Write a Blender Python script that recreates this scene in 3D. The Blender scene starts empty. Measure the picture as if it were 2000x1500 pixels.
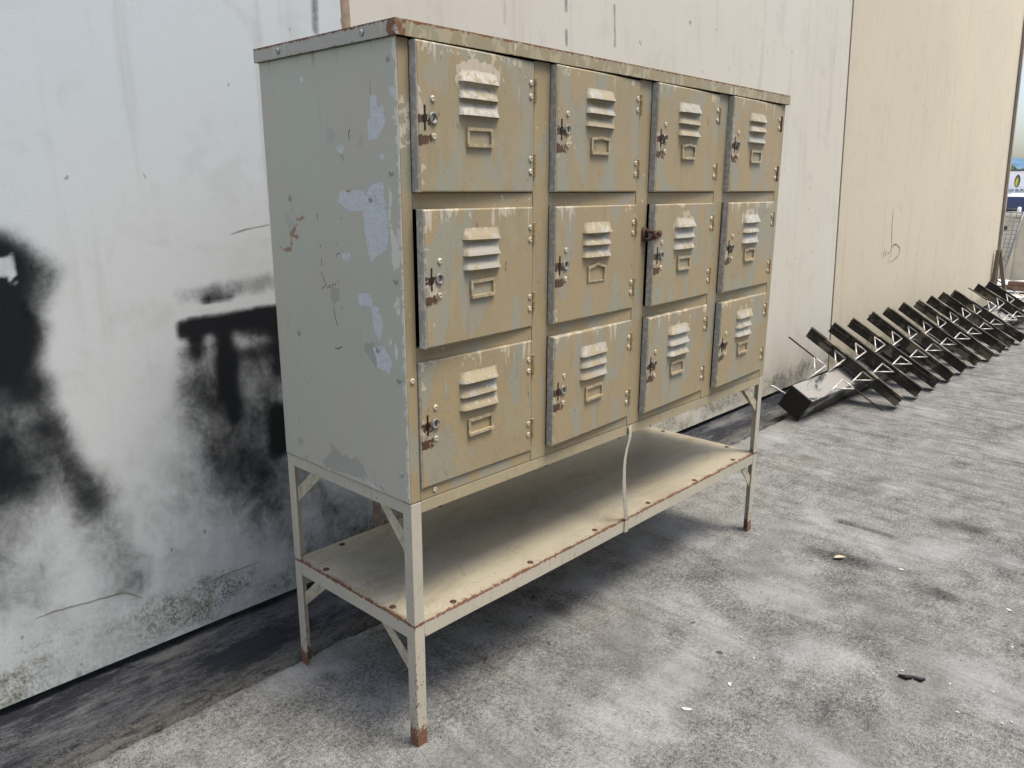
import bpy, math, random
import numpy as np
from mathutils import Vector, Matrix, Euler
R = math.radians
random.seed(7); rng = np.random.default_rng(11)
scene = bpy.context.scene
COL = scene.collection

# ------------------------------------------------------------------ camera
F_PX, YAW, PITCH, ROLL = 1520.58, 0.81715, 0.24568, 0.00279
fw = Vector((math.sin(YAW)*math.cos(PITCH), math.cos(YAW)*math.cos(PITCH), -math.sin(PITCH)))
rt = Vector((math.cos(YAW), -math.sin(YAW), 0)); up = rt.cross(fw)
rt2 = rt*math.cos(ROLL)+up*math.sin(ROLL); up2 = up*math.cos(ROLL)-rt*math.sin(ROLL)
cam_d = bpy.data.cameras.new('camera'); cam = bpy.data.objects.new('camera', cam_d); COL.objects.link(cam)
cam_d.sensor_width = 36; cam_d.lens = F_PX/2000*36; cam_d.clip_start = .02; cam_d.clip_end = 6000
m = Matrix((rt2, up2, -fw)).transposed().to_4x4(); m.translation = (-.8941, -1.1075, 1.1474)
cam.matrix_world = m
scene.camera = cam
# ------------------------------------------------------------------ sky, sun, exposure
SUN_EL = R(67)
SUN_TO = Vector((.30, -.70, 0)).normalized()*math.cos(SUN_EL); SUN_TO.z = math.sin(SUN_EL)
world = bpy.data.worlds.new('World'); scene.world = world; world.use_nodes = True
wn = world.node_tree; bg = wn.nodes['Background']
sky = wn.nodes.new('ShaderNodeTexSky'); sky.sky_type = 'NISHITA'; sky.sun_disc = False
sky.sun_elevation = SUN_EL; sky.sun_rotation = math.atan2(SUN_TO.x, SUN_TO.y)
sky.air_density = 1.0; sky.dust_density = 3.2; sky.ozone_density = .8
wn.links.new(sky.outputs[0], bg.inputs[0]); bg.inputs[1].default_value = .125
sun_d = bpy.data.lights.new('sun', 'SUN'); sun = bpy.data.objects.new('sun', sun_d); COL.objects.link(sun)
sun_d.energy = 1.5; sun_d.angle = R(20); sun_d.color = (1, .93, .80)
sun.rotation_euler = (-SUN_TO).to_track_quat('-Z', 'Y').to_euler()
vs = scene.view_settings
vs.view_transform = 'Standard'; vs.look = 'None'; vs.gamma = 1; vs.use_curve_mapping = False; vs.exposure = 1.0
scene.cycles.use_denoising = True
scene.cycles.max_bounces = 6; scene.cycles.diffuse_bounces = 2

# ------------------------------------------------------------------ material language
def c(r, g, b):
    f = lambda v: v/12.92 if v <= .04045 else ((v+.055)/1.055)**2.4
    return (f(r/255), f(g/255), f(b/255), 1)
class X:
    def __init__(s, g, k): s.g = g; s.k = k
    def __add__(s, o): return s.g.m('ADD', s, o)
    __radd__ = __add__
    def __sub__(s, o): return s.g.m('SUBTRACT', s, o)
    def __rsub__(s, o): return s.g.m('SUBTRACT', o, s)
    def __mul__(s, o): return s.g.m('MULTIPLY', s, o)
    __rmul__ = __mul__
    def __truediv__(s, o): return s.g.m('DIVIDE', s, o)
    def mx(s, o): return s.g.m('MAXIMUM', s, o)
    def mn(s, o): return s.g.m('MINIMUM', s, o)
    def ab(s): return s.g.m('ABSOLUTE', s, 0)
class Mat:
    def __init__(s, name):
        s.mat = bpy.data.materials.new(name); s.mat.use_nodes = True
        s.nt = s.mat.node_tree; s.b = s.nt.nodes['Principled BSDF']; s._tc = None
    def n(s, t, **kw):
        n = s.nt.nodes.new(t)
        for k, v in kw.items(): setattr(n, k, v)
        return n
    def put(s, i, v):
        if isinstance(v, X): s.nt.links.new(v.k, i)
        else: i.default_value = v
    def m(s, op, a, b=0., clamp=False):
        n = s.n('ShaderNodeMath', operation=op, use_clamp=clamp); s.put(n.inputs[0], a); s.put(n.inputs[1], b); return X(s, n.outputs[0])
    def obj(s):
        if not s._tc: s._tc = s.n('ShaderNodeTexCoord')
        return X(s, s._tc.outputs['Object'])
    def rnd(s): return X(s, s.n('ShaderNodeObjectInfo').outputs['Random'])
    def sep(s, v):
        n = s.n('ShaderNodeSeparateXYZ'); s.put(n.inputs[0], v); return [X(s, o) for o in n.outputs]
    def vec(s, x, y, z):
        n = s.n('ShaderNodeCombineXYZ'); [s.put(i, v) for i, v in zip(n.inputs, (x, y, z))]; return X(s, n.outputs[0])
    def sc(s, v, k, off=None):
        n = s.n('ShaderNodeVectorMath', operation='MULTIPLY'); s.put(n.inputs[0], v); n.inputs[1].default_value = k
        r = X(s, n.outputs[0])
        if off is not None:
            n2 = s.n('ShaderNodeVectorMath', operation='ADD'); s.put(n2.inputs[0], r); s.put(n2.inputs[1], off); r = X(s, n2.outputs[0])
        return r
    def noise(s, v, scale, detail=4, rough=.55, dist=0.):
        n = s.n('ShaderNodeTexNoise'); s.put(n.inputs['Vector'], v); n.inputs['Scale'].default_value = scale
        n.inputs['Detail'].default_value = detail; n.inputs['Roughness'].default_value = rough; n.inputs['Distortion'].default_value = dist
        return X(s, n.outputs['Fac'])
    def voro(s, v, scale, feature='F1'):
        n = s.n('ShaderNodeTexVoronoi', feature=feature); s.put(n.inputs['Vector'], v); n.inputs['Scale'].default_value = scale
        return X(s, n.outputs['Distance'])
    def ramp(s, x, a, b):
        n = s.n('ShaderNodeMapRange', interpolation_type='SMOOTHSTEP'); s.put(n.inputs['Value'], x)
        lo, hi, ta, tb = (a, b, 0., 1.) if a < b else (b, a, 1., 0.)
        n.inputs['From Min'].default_value = lo; n.inputs['From Max'].default_value = hi
        n.inputs['To Min'].default_value = ta; n.inputs['To Max'].default_value = tb
        return X(s, n.outputs[0])
    def mix(s, f, a, b):
        n = s.n('ShaderNodeMix', data_type='RGBA'); s.put(n.inputs[0], f); s.put(n.inputs[6], a); s.put(n.inputs[7], b); return X(s, n.outputs[2])
    def attr(s, name):
        return X(s, s.n('ShaderNodeAttribute', attribute_name=name).outputs['Fac'])
    def prop(s, name):
        return X(s, s.n('ShaderNodeAttribute', attribute_type='OBJECT', attribute_name=name).outputs['Fac'])
    def fin(s, col, rough=.6, metal=0., h=None, strength=.3, dist=.002, spec=.5):
        s.put(s.b.inputs['Base Color'], col); s.put(s.b.inputs['Roughness'], rough); s.put(s.b.inputs['Metallic'], metal)
        s.b.inputs['Specular IOR Level'].default_value = spec
        if h is not None:
            n = s.n('ShaderNodeBump'); s.put(n.inputs['Height'], h); n.inputs['Strength'].default_value = strength; n.inputs['Distance'].default_value = dist
            s.nt.links.new(n.outputs[0], s.b.inputs['Normal'])
        return s.mat
def plain(name, col, rough=.6, metal=0., var=.25, scale=30, spec=.5):
    g = Mat(name); v = g.obj(); n = g.noise(g.sc(v, (1, 1, 1), g.vec(g.rnd()*31., 0., 0.)), scale, 5)
    dark = tuple(x*(1-var) for x in col[:3])+(1,); lite = tuple(min(1, x*(1+var)) for x in col[:3])+(1,)
    return g.fin(g.mix(g.ramp(n, .3, .7), dark, lite), rough, metal, n, .15, .001, spec)

TAN, TAN2 = c(154, 141, 112), c(161, 144, 111)
GREYP, GREYP2 = c(150, 147, 133), c(145, 148, 134)
CREAM, RUST, DKRUST = c(200, 192, 173), c(112, 62, 34), c(66, 42, 31)

def front_paint(g, v, patch_bias=0.):
    """layered old paint: tan over grey-green, with speckle and small chips; returns colour and height"""
    p = g.noise(g.sc(v, (15, 15, 5.2)), 1, 3, .5, .25)
    p2 = g.noise(g.sc(v, (11, 11, 7), g.vec(5.3, 1.7, 9.1)), 1, 3, .55, .35)
    col = g.mix(g.ramp(g.noise(v, 4, 3), .35, .65), TAN, TAN2)
    col = g.mix(g.ramp(p2, .57, .59)*.75, col, c(157, 148, 120))
    grey = g.mix(g.ramp(g.noise(v, 6, 2), .4, .6), GREYP, GREYP2)
    col = g.mix(g.ramp(p+patch_bias, .525, .545)*.74, col, grey)
    col = g.mix(g.ramp(g.noise(g.sc(v, (60, 60, 9)), 1, 3), .55, .75)*.22, col, c(120, 104, 78))
    sp = g.noise(v, 190, 2, .6)
    col = g.mix(g.ramp(sp, .70, .74)*.55, col, c(78, 62, 45))
    sc_ = g.ramp(g.noise(g.sc(v, (70, 70, 30)), 1, 6, .6, .8), .665, .685)
    col = g.mix(sc_*.7, col, c(112, 94, 66))
    hair = g.ramp((g.noise(g.sc(v, (9, 9, 12), g.vec(2., 4., 7.)), 1, 3, .5, 1.5)-.5).ab(), .0035, .0)*g.ramp(g.noise(v, 11, 2), .56, .62)
    col = g.mix(hair*.6, col, c(92, 76, 54))
    h = g.noise(v, 60, 4)*.25 + g.ramp(p+patch_bias, .525, .545)*-.25 + g.ramp(sp, .70, .74)*-.3
    return col, h

def mk_door_paint():
    g = Mat('door_paint'); o = g.obj(); x, y, z = g.sep(o); rnd = g.rnd()
    v = g.sc(o, (1, 1, 1), g.vec(rnd*41., rnd*17., rnd*23.))
    u = x+.32                                   # 0 at latch edge .. .32 at hinge edge
    sn = g.n('ShaderNodeVectorMath', operation='SCALE'); g.put(sn.inputs[0], v); g.put(sn.inputs['Scale'], .7+rnd*.75)
    col, h = front_paint(g, X(g, sn.outputs[0]))
    edge = g.noise(g.sc(v, (1, 1, .55)), 38, 5, .62, .4)
    fine = g.noise(v, 85, 5, .6)
    # flaked paint: round the latch, along the top edge, above the louvres
    latch = g.ramp(u, .075, .0)*g.ramp((z-.115).ab(), .085, .0)
    top = g.ramp(z, .205, .252)
    le = g.ramp(u, .03, 0.)
    dx = (u-.155)/.085; dz = (z-.205)/.042
    lou = g.ramp(dx*dx+dz*dz, 1., .2)*g.prop('flake')
    bias = (latch*.145).mx(top*.13*g.ramp(g.noise(v, 9, 2), .36, .5)).mx(le*.10).mx(lou*.27)
    chip = g.ramp(edge*.65+fine*.35+bias, .655, .672)
    col = g.mix(chip*.9, col, g.mix(g.ramp(fine, .35, .65), CREAM, c(188, 176, 154)))
    drip = g.ramp(g.noise(g.sc(v, (75, 75, 5)), 1, 4, .6)+g.ramp(z, .17, .25)*.16, .72, .75)*g.ramp(z, .14, .2)*g.ramp(g.noise(v, 7, 2), .50, .58)
    col = g.mix(drip*.75, col, c(196, 190, 174))
    # rust scars where the hasp rubbed: two brown patches by the slot
    def scar(cu, cz, ru, rz):
        a = ((u-cu)/ru).ab(); b = ((z-cz)/rz).ab()
        return g.ramp(a.mx(b)+(fine-.5)*2.6+(g.noise(v, 190, 3)-.5)*1.2, 1.0, .9)
    s1 = scar(.013, .124, .013, .008).mx(scar(.014, .089, .016, .0085))
    col = g.mix(s1, col, g.mix(fine, DKRUST, c(98, 68, 48)))
    # bare edge of the tray: y>0 part of the flange is the greyer old coat
    fl = g.ramp(u, .0018, .0008)
    col = g.mix(fl, col, g.mix(g.ramp(fine, .5, .56), c(158, 156, 147), c(184, 180, 168)))
    spk = g.ramp(g.noise(v, 260, 2, .5), .62, .70)*g.prop('speckle')
    col = g.mix(spk*.6, col, c(92, 78, 58))
    return g.fin(col, .5+fine*.25, 0., h+chip*-.5+s1*-.6, .35, .0012)
DOOR = mk_door_paint()

def mk_frame_paint():
    g = Mat('frame_paint'); o = g.obj(); rnd = g.rnd(); v = g.sc(o, (1, 1, 1), g.vec(rnd*13., 3., rnd*29.))
    col, h = front_paint(g, v, -.05)
    f = g.noise(v, 55, 5, .65, .5)
    x, y, z = g.sep(o)
    bz = g.ramp((z-1.255).ab(), .06, .035)*g.ramp(x, .027, .022)*.16+g.ramp(x, .006, .0)*g.ramp(z, .3, .4)*.06
    chip = g.ramp(f+g.noise(v, 7, 2)*.35+bz, .85, .865)
    col = g.mix(chip*.8, col, CREAM)
    return g.fin(col, .5+f*.2, 0., h+chip*-.5, .3, .001)
FRAME = mk_frame_paint()

def mk_louvre():
    g = Mat('louvre_paint'); o = g.obj(); rnd = g.rnd(); v = g.sc(o, (1, 1, 1), g.vec(rnd*71., rnd*11., rnd*5.))
    f = g.noise(v, 60, 5, .62, .5); p = g.noise(v, 22, 3, .5, .5)
    col = g.mix(g.ramp(p+(rnd-.5)*.3, .47, .5), c(163, 159, 145), c(160, 147, 118))
    col = g.mix(g.ramp(f+g.prop('flake')*.16, .62, .64)*.8, col, c(184, 179, 165))
    col = g.mix(g.ramp(g.noise(v, 150, 2), .68, .72)*.6, col, c(90, 72, 52))
    return g.fin(col, .45, 0., f, .10, .0006)
LOUVRE = mk_louvre()

def mk_side():
    g = Mat('side_paint'); o = g.obj(); x, y, z = g.sep(o)
    f = g.noise(o, 120, 5, .65); w = g.noise(o, 40, 4, .6)
    col = g.mix(g.ramp(g.noise(g.sc(o, (1, 5, 4)), 1, 3), .35, .65), c(186, 180, 165), c(180, 183, 167))
    col = g.mix(g.ramp(g.noise(g.sc(o, (1, 60, 5)), 1, 3), .55, .8)*.15, col, c(140, 141, 132))
    wob = (f-.5)*.010+(w-.5)*.010
    grey = g.ramp(g.attr('grey')+wob, -.0006, .0006); col = g.mix(grey*.6, col, g.mix(f, c(124, 126, 120), c(166, 166, 160)))
    prim = g.ramp(g.attr('prim')+wob, -.0006, .0006)
    col = g.mix(prim, col, g.mix(g.ramp(g.noise(o, 260, 3, .6), .3, .7), c(184, 188, 188), c(208, 211, 212)))
    # corner wear: cream flakes along the front edge
    ew = g.ramp(y, .022, .0)*.22
    crm = g.ramp(g.attr('cream')+wob, -.0006, .0006).mx(g.ramp(w*.6+f*.4+ew, .665, .68)*g.ramp(y, .024, .018))
    col = g.mix(crm, col, c(212, 208, 196))
    rs = g.ramp(g.attr('rust')+wob*1.6, -.002, .002)
    col = g.mix(rs*.85, col, g.mix(f, c(120, 72, 38), c(158, 118, 74)))
    top = g.ramp(z, 1.36, 1.397)*g.ramp(g.noise(g.sc(o, (1, 26, 2)), 1, 3), .60, .72)
    col = g.mix(top*.55, col, c(130, 92, 58))
    spk = g.ramp(g.noise(o, 95, 4, .65, .9), .705, .725)
    col = g.mix(spk*.65, col, c(74, 74, 72))
    scr = g.ramp(g.noise(g.sc(o, (1, 34, 9)), 1, 5, .62, 1.), .70, .72)
    smu = g.ramp(g.noise(g.sc(o, (1, 13, 11), g.vec(3., 8., 1.)), 1, 4, .6, .6), .62, .70)
    col = g.mix(smu*.35, col, c(142, 148, 150))
    col = g.mix(scr*.55, col, c(92, 92, 88))
    h = g.noise(o, 7, 2)*1.5+f*.08-prim*.25-crm*.25
    return g.fin(col, .42+f*.2+prim*.2, 0., h, .35, .0014)
SIDE = mk_side()

def mk_lid():
    g = Mat('lid_paint'); o = g.obj(); x, y, z = g.sep(o); f = g.noise(o, 75, 6, .68, .4); w = g.noise(g.sc(o, (30, 30, 18)), 1, 5, .6, .6)
    side = g.ramp(x, -.002, -.006)
    col = g.mix(side, g.mix(g.ramp(g.noise(o, 16, 3), .42, .58), c(152, 140, 108), c(150, 144, 118)), c(170, 168, 158))
    col = g.mix(g.ramp(w, .53, .55)*.6*(1.-side*.6), col, c(180, 170, 142))
    col = g.mix(g.ramp(g.noise(g.sc(o, (70, 70, 8)), 1, 4), .64, .67)*.7, col, c(206, 200, 184))
    ff = g.noise(o, 170, 5, .7)*.6+f*.4
    r1 = g.ramp(ff+g.ramp(z, 1.412, 1.4240)*.29, .68, .74)
    r2 = g.ramp(ff+g.ramp(x.ab()+y.ab(), .036, .016)*.28, .70, .76)
    r3 = g.ramp(f+g.ramp(z, 1.402, 1.397)*.17, .72, .77)
    rust = r1.mx(r2).mx(r3)
    col = g.mix(rust*.9, col, g.mix(f, c(70, 40, 26), c(140, 84, 50)))
    return g.fin(col, .55+rust*.25, 0., f-rust*.3, .3, .0012)
LID = mk_lid()

def mk_stand(name, base1, base2, shelf=False):
    g = Mat(name); o = g.obj(); x, y, z = g.sep(o); f = g.noise(o, 85, 6, .66, .3); lo = g.noise(o, 6, 4)
    col = g.mix(g.ramp(lo, .35, .65), base1, base2)
    col = g.mix(g.ramp(g.noise(g.sc(o, (50, 50, 7) if not shelf else (9, 60, 9)), 1, 4), .56, .8)*.28, col, c(128, 114, 88))
    if shelf:
        edge = g.ramp((y-.003).mn(x-.003), .012, .0)
        foot = edge*.12+g.ramp((x-.16).ab(), .08, .0)*g.ramp(y, .05, .0)*.05
        spots = g.ramp(g.noise(o, 24, 5, .6, .8), .70, .74)*.5
        col = g.mix(spots, col, c(214, 206, 184))
    else:
        cor = g.ramp(x.ab()+y.ab(), .007, .001)*g.ramp(z, .50, .1)*.10
        foot = cor.mx(g.ramp(z, .075, .0)*.26).mx(g.ramp(z, .22, .0)*.06).mx(g.ramp((z-.2842).ab(), .006, .001)*.20)
    f = f*.62+g.noise(g.sc(o, (210, 210, 60)), 1, 4, .65)*.38
    r = g.ramp(f+foot, .612, .66) if shelf else g.ramp(f+foot, .588, .64)
    if shelf:
        er = edge*g.ramp(g.noise(o, 17, 4, .6)*.55+f*.45, .44, .54)
        r = r.mx(er)
        col = g.mix(g.ramp(g.noise(g.sc(o, (5, 16, 5)), 1, 6, .66, .6), .46, .72)*.5, col, c(132, 120, 98))
        wm = g.ramp((g.noise(o, 11, 3, .5, .6)-.52).ab(), .012, .0)*.35
        col = g.mix(wm, col, c(120, 104, 80))
        col = g.mix(g.ramp(x, .34, .02)*g.ramp(g.noise(o, 14, 6, .7, .5), .46, .66)*.5, col, c(190, 187, 176))
    else:
        col = g.mix(g.ramp(g.noise(g.sc(o, (110, 110, 12)), 1, 5, .65), .60, .68)*.45, col, c(112, 98, 76))
        col = g.mix(g.ramp(g.noise(o, 45, 5, .65, .5), .60, .66)*.4, col, c(196, 190, 176))
    col = g.mix(r*.92, col, g.mix(f, c(72, 42, 28), c(138, 84, 52)))
    spk = g.ramp(g.noise(o, 130, 2), .70, .74)
    col = g.mix(spk*.6, col, c(96, 66, 46))
    return g.fin(col, .5+r*.3, 0., f-r*.3, .3, .001)
STAND = mk_stand('stand_paint', c(190, 183, 166), c(180, 176, 161))
RAILP = mk_stand('rail_paint', c(172, 159, 128), c(164, 154, 128))
SHELF = mk_stand('shelf_paint', c(174, 166, 144), c(166, 160, 142), True)

DARK = plain('dark_interior', c(34, 31, 27), .8)
BLACKSLOT = plain('slot_dark', c(16, 13, 11), .7)
STEEL = plain('lock_steel', c(138, 138, 132), .5, .35, .3, 120)
RIVET = plain('rivet_paint', c(188, 180, 158), .45, 0., .3, 150)
RIVETG = plain('rivet_grey', c(160, 160, 152), .45, 0., .3, 150)
RUSTY = plain('rusty_iron', c(82, 58, 44), .75, .1, .45, 90)
HINGE = plain('hinge_paint', c(150, 128, 90), .5, 0., .35, 140)
HOLDER = plain('label_holder_paint', c(168, 154, 124), .45, 0., .25, 90)
BRACE = plain('brace_paint', c(176, 168, 146), .55, 0., .25, 60)

# ------------------------------------------------------------------ mesh language
class MB:
    def __init__(s): s.v = []; s.f = []
    def add(s, vs_, fs): n = len(s.v); s.v += [tuple(map(float, p)) for p in vs_]; s.f += [tuple(n+i for i in f) for f in fs]; return s
    def box(s, x0, x1, y0, y1, z0, z1):
        return s.add([(x0, y0, z0), (x1, y0, z0), (x1, y1, z0), (x0, y1, z0), (x0, y0, z1), (x1, y0, z1), (x1, y1, z1), (x0, y1, z1)],
                     [(3, 2, 1, 0), (4, 5, 6, 7), (0, 1, 5, 4), (1, 2, 6, 5), (2, 3, 7, 6), (3, 0, 4, 7)])
    def prism(s, poly, axis, a0, a1):
        """extrude a 2-D polygon along an axis: 'x' -> poly is (y,z); 'y' -> (x,z); 'z' -> (x,y)"""
        mk = {'x': lambda p, a: (a, p[0], p[1]), 'y': lambda p, a: (p[0], a, p[1]), 'z': lambda p, a: (p[0], p[1], a)}[axis]
        n = len(poly)
        return s.add([mk(p, a0) for p in poly]+[mk(p, a1) for p in poly],
                     [tuple(range(n)), tuple(range(2*n-1, n-1, -1))]+[(i, i+n, (i+1) % n+n, (i+1) % n) for i in range(n)])
    def tube(s, pts, r, n=8, caps=True):
        pts = [Vector(p) for p in pts]; rings = []
        rr = r if isinstance(r, (list, tuple)) else [r]*len(pts); ref = None
        for i, p in enumerate(pts):
            d = (pts[min(i+1, len(pts)-1)]-pts[max(i-1, 0)]).normalized()
            a = d.cross(Vector((0, 0, 1)) if abs(d.z) < .9 else Vector((1, 0, 0))) if ref is None else d.cross(ref.cross(d))
            a = a.normalized(); b = d.cross(a).normalized(); ref = a
            rings.append([p+(a*math.cos(k*2*math.pi/n)+b*math.sin(k*2*math.pi/n))*rr[i] for k in range(n)])
        vs_ = [q for ring in rings for q in ring]; fs = []
        for i in range(len(pts)-1):
            for k in range(n): fs.append((i*n+k, i*n+(k+1) % n, (i+1)*n+(k+1) % n, (i+1)*n+k))
        if caps: fs += [tuple(range(n-1, -1, -1)), tuple((len(pts)-1)*n+k for k in range(n))]
        return s.add(vs_, fs)
    def lathe(s, prof, n=12, axis='z', at=(0, 0, 0)):
        """prof: list of (radius, height)"""
        vs_ = []; fs = []
        for r_, h in prof:
            for k in range(n):
                a, b = r_*math.cos(k*2*math.pi/n), r_*math.sin(k*2*math.pi/n)
                q = {'z': (a, b, h), 'y': (a, h, b), 'x': (h, a, b)}[axis]
                vs_.append((q[0]+at[0], q[1]+at[1], q[2]+at[2]))
        for i in range(len(prof)-1):
            for k in range(n): fs.append((i*n+k, i*n+(k+1) % n, (i+1)*n+(k+1) % n, (i+1)*n+k))
        fs += [tuple(range(n)), tuple((len(prof)-1)*n+k for k in range(n))]
        return s.add(vs_, fs)
    def mesh(s, name, mat, smooth=False):
        me = bpy.data.meshes.new(name); me.from_pydata(s.v, [], s.f); me.materials.append(mat)
        import bmesh
        bm = bmesh.new(); bm.from_mesh(me); bmesh.ops.delete(bm, geom=[q for q in bm.verts if not q.link_faces], context='VERTS'); bmesh.ops.recalc_face_normals(bm, faces=bm.faces); bm.to_mesh(me); bm.free()
        if smooth:
            me.polygons.foreach_set('use_smooth', [True]*len(me.polygons))
        return me
    def build(s, name, mat, parent=None, smooth=False, bevel=0, loc=None):
        return put(name, s.mesh(name, mat, smooth), parent, loc, bevel)
def put(name, me, parent=None, loc=None, bevel=0, rz=None):
    o = bpy.data.objects.new(name, me); COL.objects.link(o)
    if parent is not None: o.parent = parent
    if loc is not None: o.location = loc
    if rz is not None: o.rotation_euler.z = rz
    if bevel:
        b = o.modifiers.new('bevel', 'BEVEL'); b.width = bevel; b.segments = 2; b.limit_method = 'ANGLE'; b.angle_limit = R(40)
    return o
def empty(name, loc=(0, 0, 0)):
    o = bpy.data.objects.new(name, None); COL.objects.link(o); o.location = loc; return o
def tag(o, label=None, cat=None, group=None, kind=None):
    if label: o['label'] = label
    if cat: o['category'] = cat
    if group: o['group'] = group
    if kind: o['kind'] = kind
    return o
def grid(name, us, vs_, fn, mat, parent=None, attrs=None, smooth=True):
    """a sheet sampled at us x vs; fn(U,V)->(x,y,z) arrays; attrs: {name: array}"""
    U, V = np.meshgrid(us, vs_, indexing='ij'); P = np.stack(fn(U, V), -1).reshape(-1, 3)
    nu, nv = len(us), len(vs_); idx = np.arange(nu*nv).reshape(nu, nv)
    q = np.stack([idx[:-1, :-1], idx[1:, :-1], idx[1:, 1:], idx[:-1, 1:]], -1).reshape(-1, 4)
    me = bpy.data.meshes.new(name); me.from_pydata(P.tolist(), [], q.tolist()); me.materials.append(mat)
    if smooth: me.polygons.foreach_set('use_smooth', [True]*len(me.polygons))
    for k, a in (attrs or {}).items():
        at = me.attributes.new(k, 'FLOAT', 'POINT'); at.data.foreach_set('value', np.ascontiguousarray(a(U, V), dtype=np.float32).ravel())
    return put(name, me, parent)
def sdf_poly(U, V, poly):
    d = np.full(U.shape, 1e9); inside = np.zeros(U.shape, bool); n = len(poly)
    for i in range(n):
        ax, ay = poly[i]; bx, by = poly[(i+1) % n]
        ex, ey = bx-ax, by-ay; wx, wy = U-ax, V-ay
        t = np.clip((wx*ex+wy*ey)/(ex*ex+ey*ey+1e-12), 0, 1)
        d = np.minimum(d, np.hypot(wx-ex*t, wy-ey*t))
        cnd = ((ay <= V) & (by > V)) | ((by <= V) & (ay > V))
        xi = ax+(V-ay)/(by-ay+1e-12)*ex
        inside ^= cnd & (U < xi)
    return np.where(inside, d, -d)
def sdf_polys(polys): return lambda U, V: np.max([sdf_poly(U, V, p) for p in polys], axis=0)
def seg_d(U, V, a):
    ex, ey = a[2]-a[0], a[3]-a[1]; wx, wy = U-a[0], V-a[1]
    t = np.clip((wx*ex+wy*ey)/(ex*ex+ey*ey+1e-9), 0, 1); return np.hypot(wx-ex*t, wy-ey*t)
def smooth01(x): x = np.clip(x, 0, 1); return x*x*(3-2*x)
def caps(lst):
    def fn(U, V):
        k = np.ones(U.shape)
        for a in lst: k *= 1-a[6]*smooth01(1-(seg_d(U, V, a)-a[4]*.7)/(a[5]*1.3))
        return 1-k
    return fn
def vnoise(xs, step, amp, seed):
    r = np.random.default_rng(seed); xs = np.asarray(xs, float); i = np.floor(xs/step).astype(int); t = xs/step-i
    tab = r.uniform(-1, 1, 4096); t = t*t*(3-2*t); return amp*(tab[i % 4096]*(1-t)+tab[(i+1) % 4096]*t)

# ------------------------------------------------------------------ ground
def mk_concrete():
    g = Mat('old_concrete'); o = g.obj(); x, y, z = g.sep(o)
    f1 = g.noise(o, 290, 4, .7); f2 = g.noise(o, 95, 6, .7); f3 = g.noise(o, 16, 5, .6); f4 = g.noise(g.sc(o, (2.2, 3.6, 1)), 1, 4, .6)
    st = g.noise(g.sc(o, (26, 3.2, 1)), 1, 5, .62, .6)
    k = f1*.38+f2*.28+f3*.15+f4*.19+g.attr('pale')*.045-g.attr('stain')*.055
    col = g.mix(g.ramp(k, .385, .61), c(44, 44, 42), c(168, 169, 166))
    col = g.mix(g.ramp(f4, .46, .70)*.5, col, c(82, 81, 76))
    col = g.mix(g.ramp(g.noise(g.sc(o, (3, 3, 1), g.vec(4., 9., 0.)), 1, 4), .52, .7)*.5, col, c(166, 168, 169))
    far = g.ramp(x, 1.4, 3.5)
    col = g.mix(g.ramp(st, .48, .66)*(.25+far*.35), col, c(74, 70, 61))
    col = g.mix(g.ramp(st, .42, .3)*far*.4, col, c(150, 144, 128))
    col = g.mix(g.attr('pale')*g.ramp(f3*.5+f4*.5, .25, .55)*.22, col, c(162, 165, 168))
    col = g.mix(g.attr('stain')*g.ramp(f2*.5+f3*.5, .3, .55)*.3, col, c(64, 62, 60))
    dk = g.ramp(g.noise(o, 26, 2, .4), .735, .75)
    col = g.mix(dk*.7, col, c(48, 46, 43))
    # damp, mossy edge beside the gutter
    ed = g.ramp(y+(f3-.5)*.12, .36, .47)*.0+g.ramp(y, .425, .452)*g.ramp(f2, .4, .6)
    col = g.mix(ed*.25, col, c(86, 84, 74))
    return g.fin(col, .85, 0., k*1.2+f1*.8, .55, .004, .25)
CONCRETE = mk_concrete()
def mk_gutter():
    g = Mat('gutter_concrete'); o = g.obj(); x, y, z = g.sep(o)
    f1 = g.noise(o, 170, 5, .72); f2 = g.noise(g.sc(o, (10, 46, 10)), 1, 7, .7, .9); f3 = g.noise(g.sc(o, (2.6, 9, 1)), 1, 5, .62, .5); f5 = g.noise(g.sc(o, (22, 60, 10)), 1, 6, .7, .4)
    k = f1*.32+f2*.24+f3*.20+f5*.24
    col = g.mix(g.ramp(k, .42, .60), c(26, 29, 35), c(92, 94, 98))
    col = g.mix(g.ramp(f3, .55, .66)*.5, col, c(122, 120, 114))
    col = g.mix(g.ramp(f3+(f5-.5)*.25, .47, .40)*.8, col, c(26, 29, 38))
    crust = g.ramp(y+(f2-.5)*.10-x.mx(.5)*.022+.011, .585, .515)*g.ramp(f5*.6+f1*.4, .38, .56)
    col = g.mix(crust*.6, col, g.mix(f1, c(56, 55, 48), c(142, 139, 128)))
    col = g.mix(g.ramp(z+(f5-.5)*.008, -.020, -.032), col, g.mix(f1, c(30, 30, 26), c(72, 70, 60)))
    return g.fin(col, .7, 0., k*1.6+f1*.5, .8, .008, .35)
GUTTER = mk_gutter()
YARD = plain('yard_sunlight_tint', c(222, 212, 196), .9, 0., .08, 3)  # sunlit brightness of the yard put into this pale colour
EDGE = lambda x: .456+np.maximum(0, np.asarray(x)-.5)*.022+vnoise(x, .05, .004, 3)+vnoise(x, .013, .0028, 4)
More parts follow.
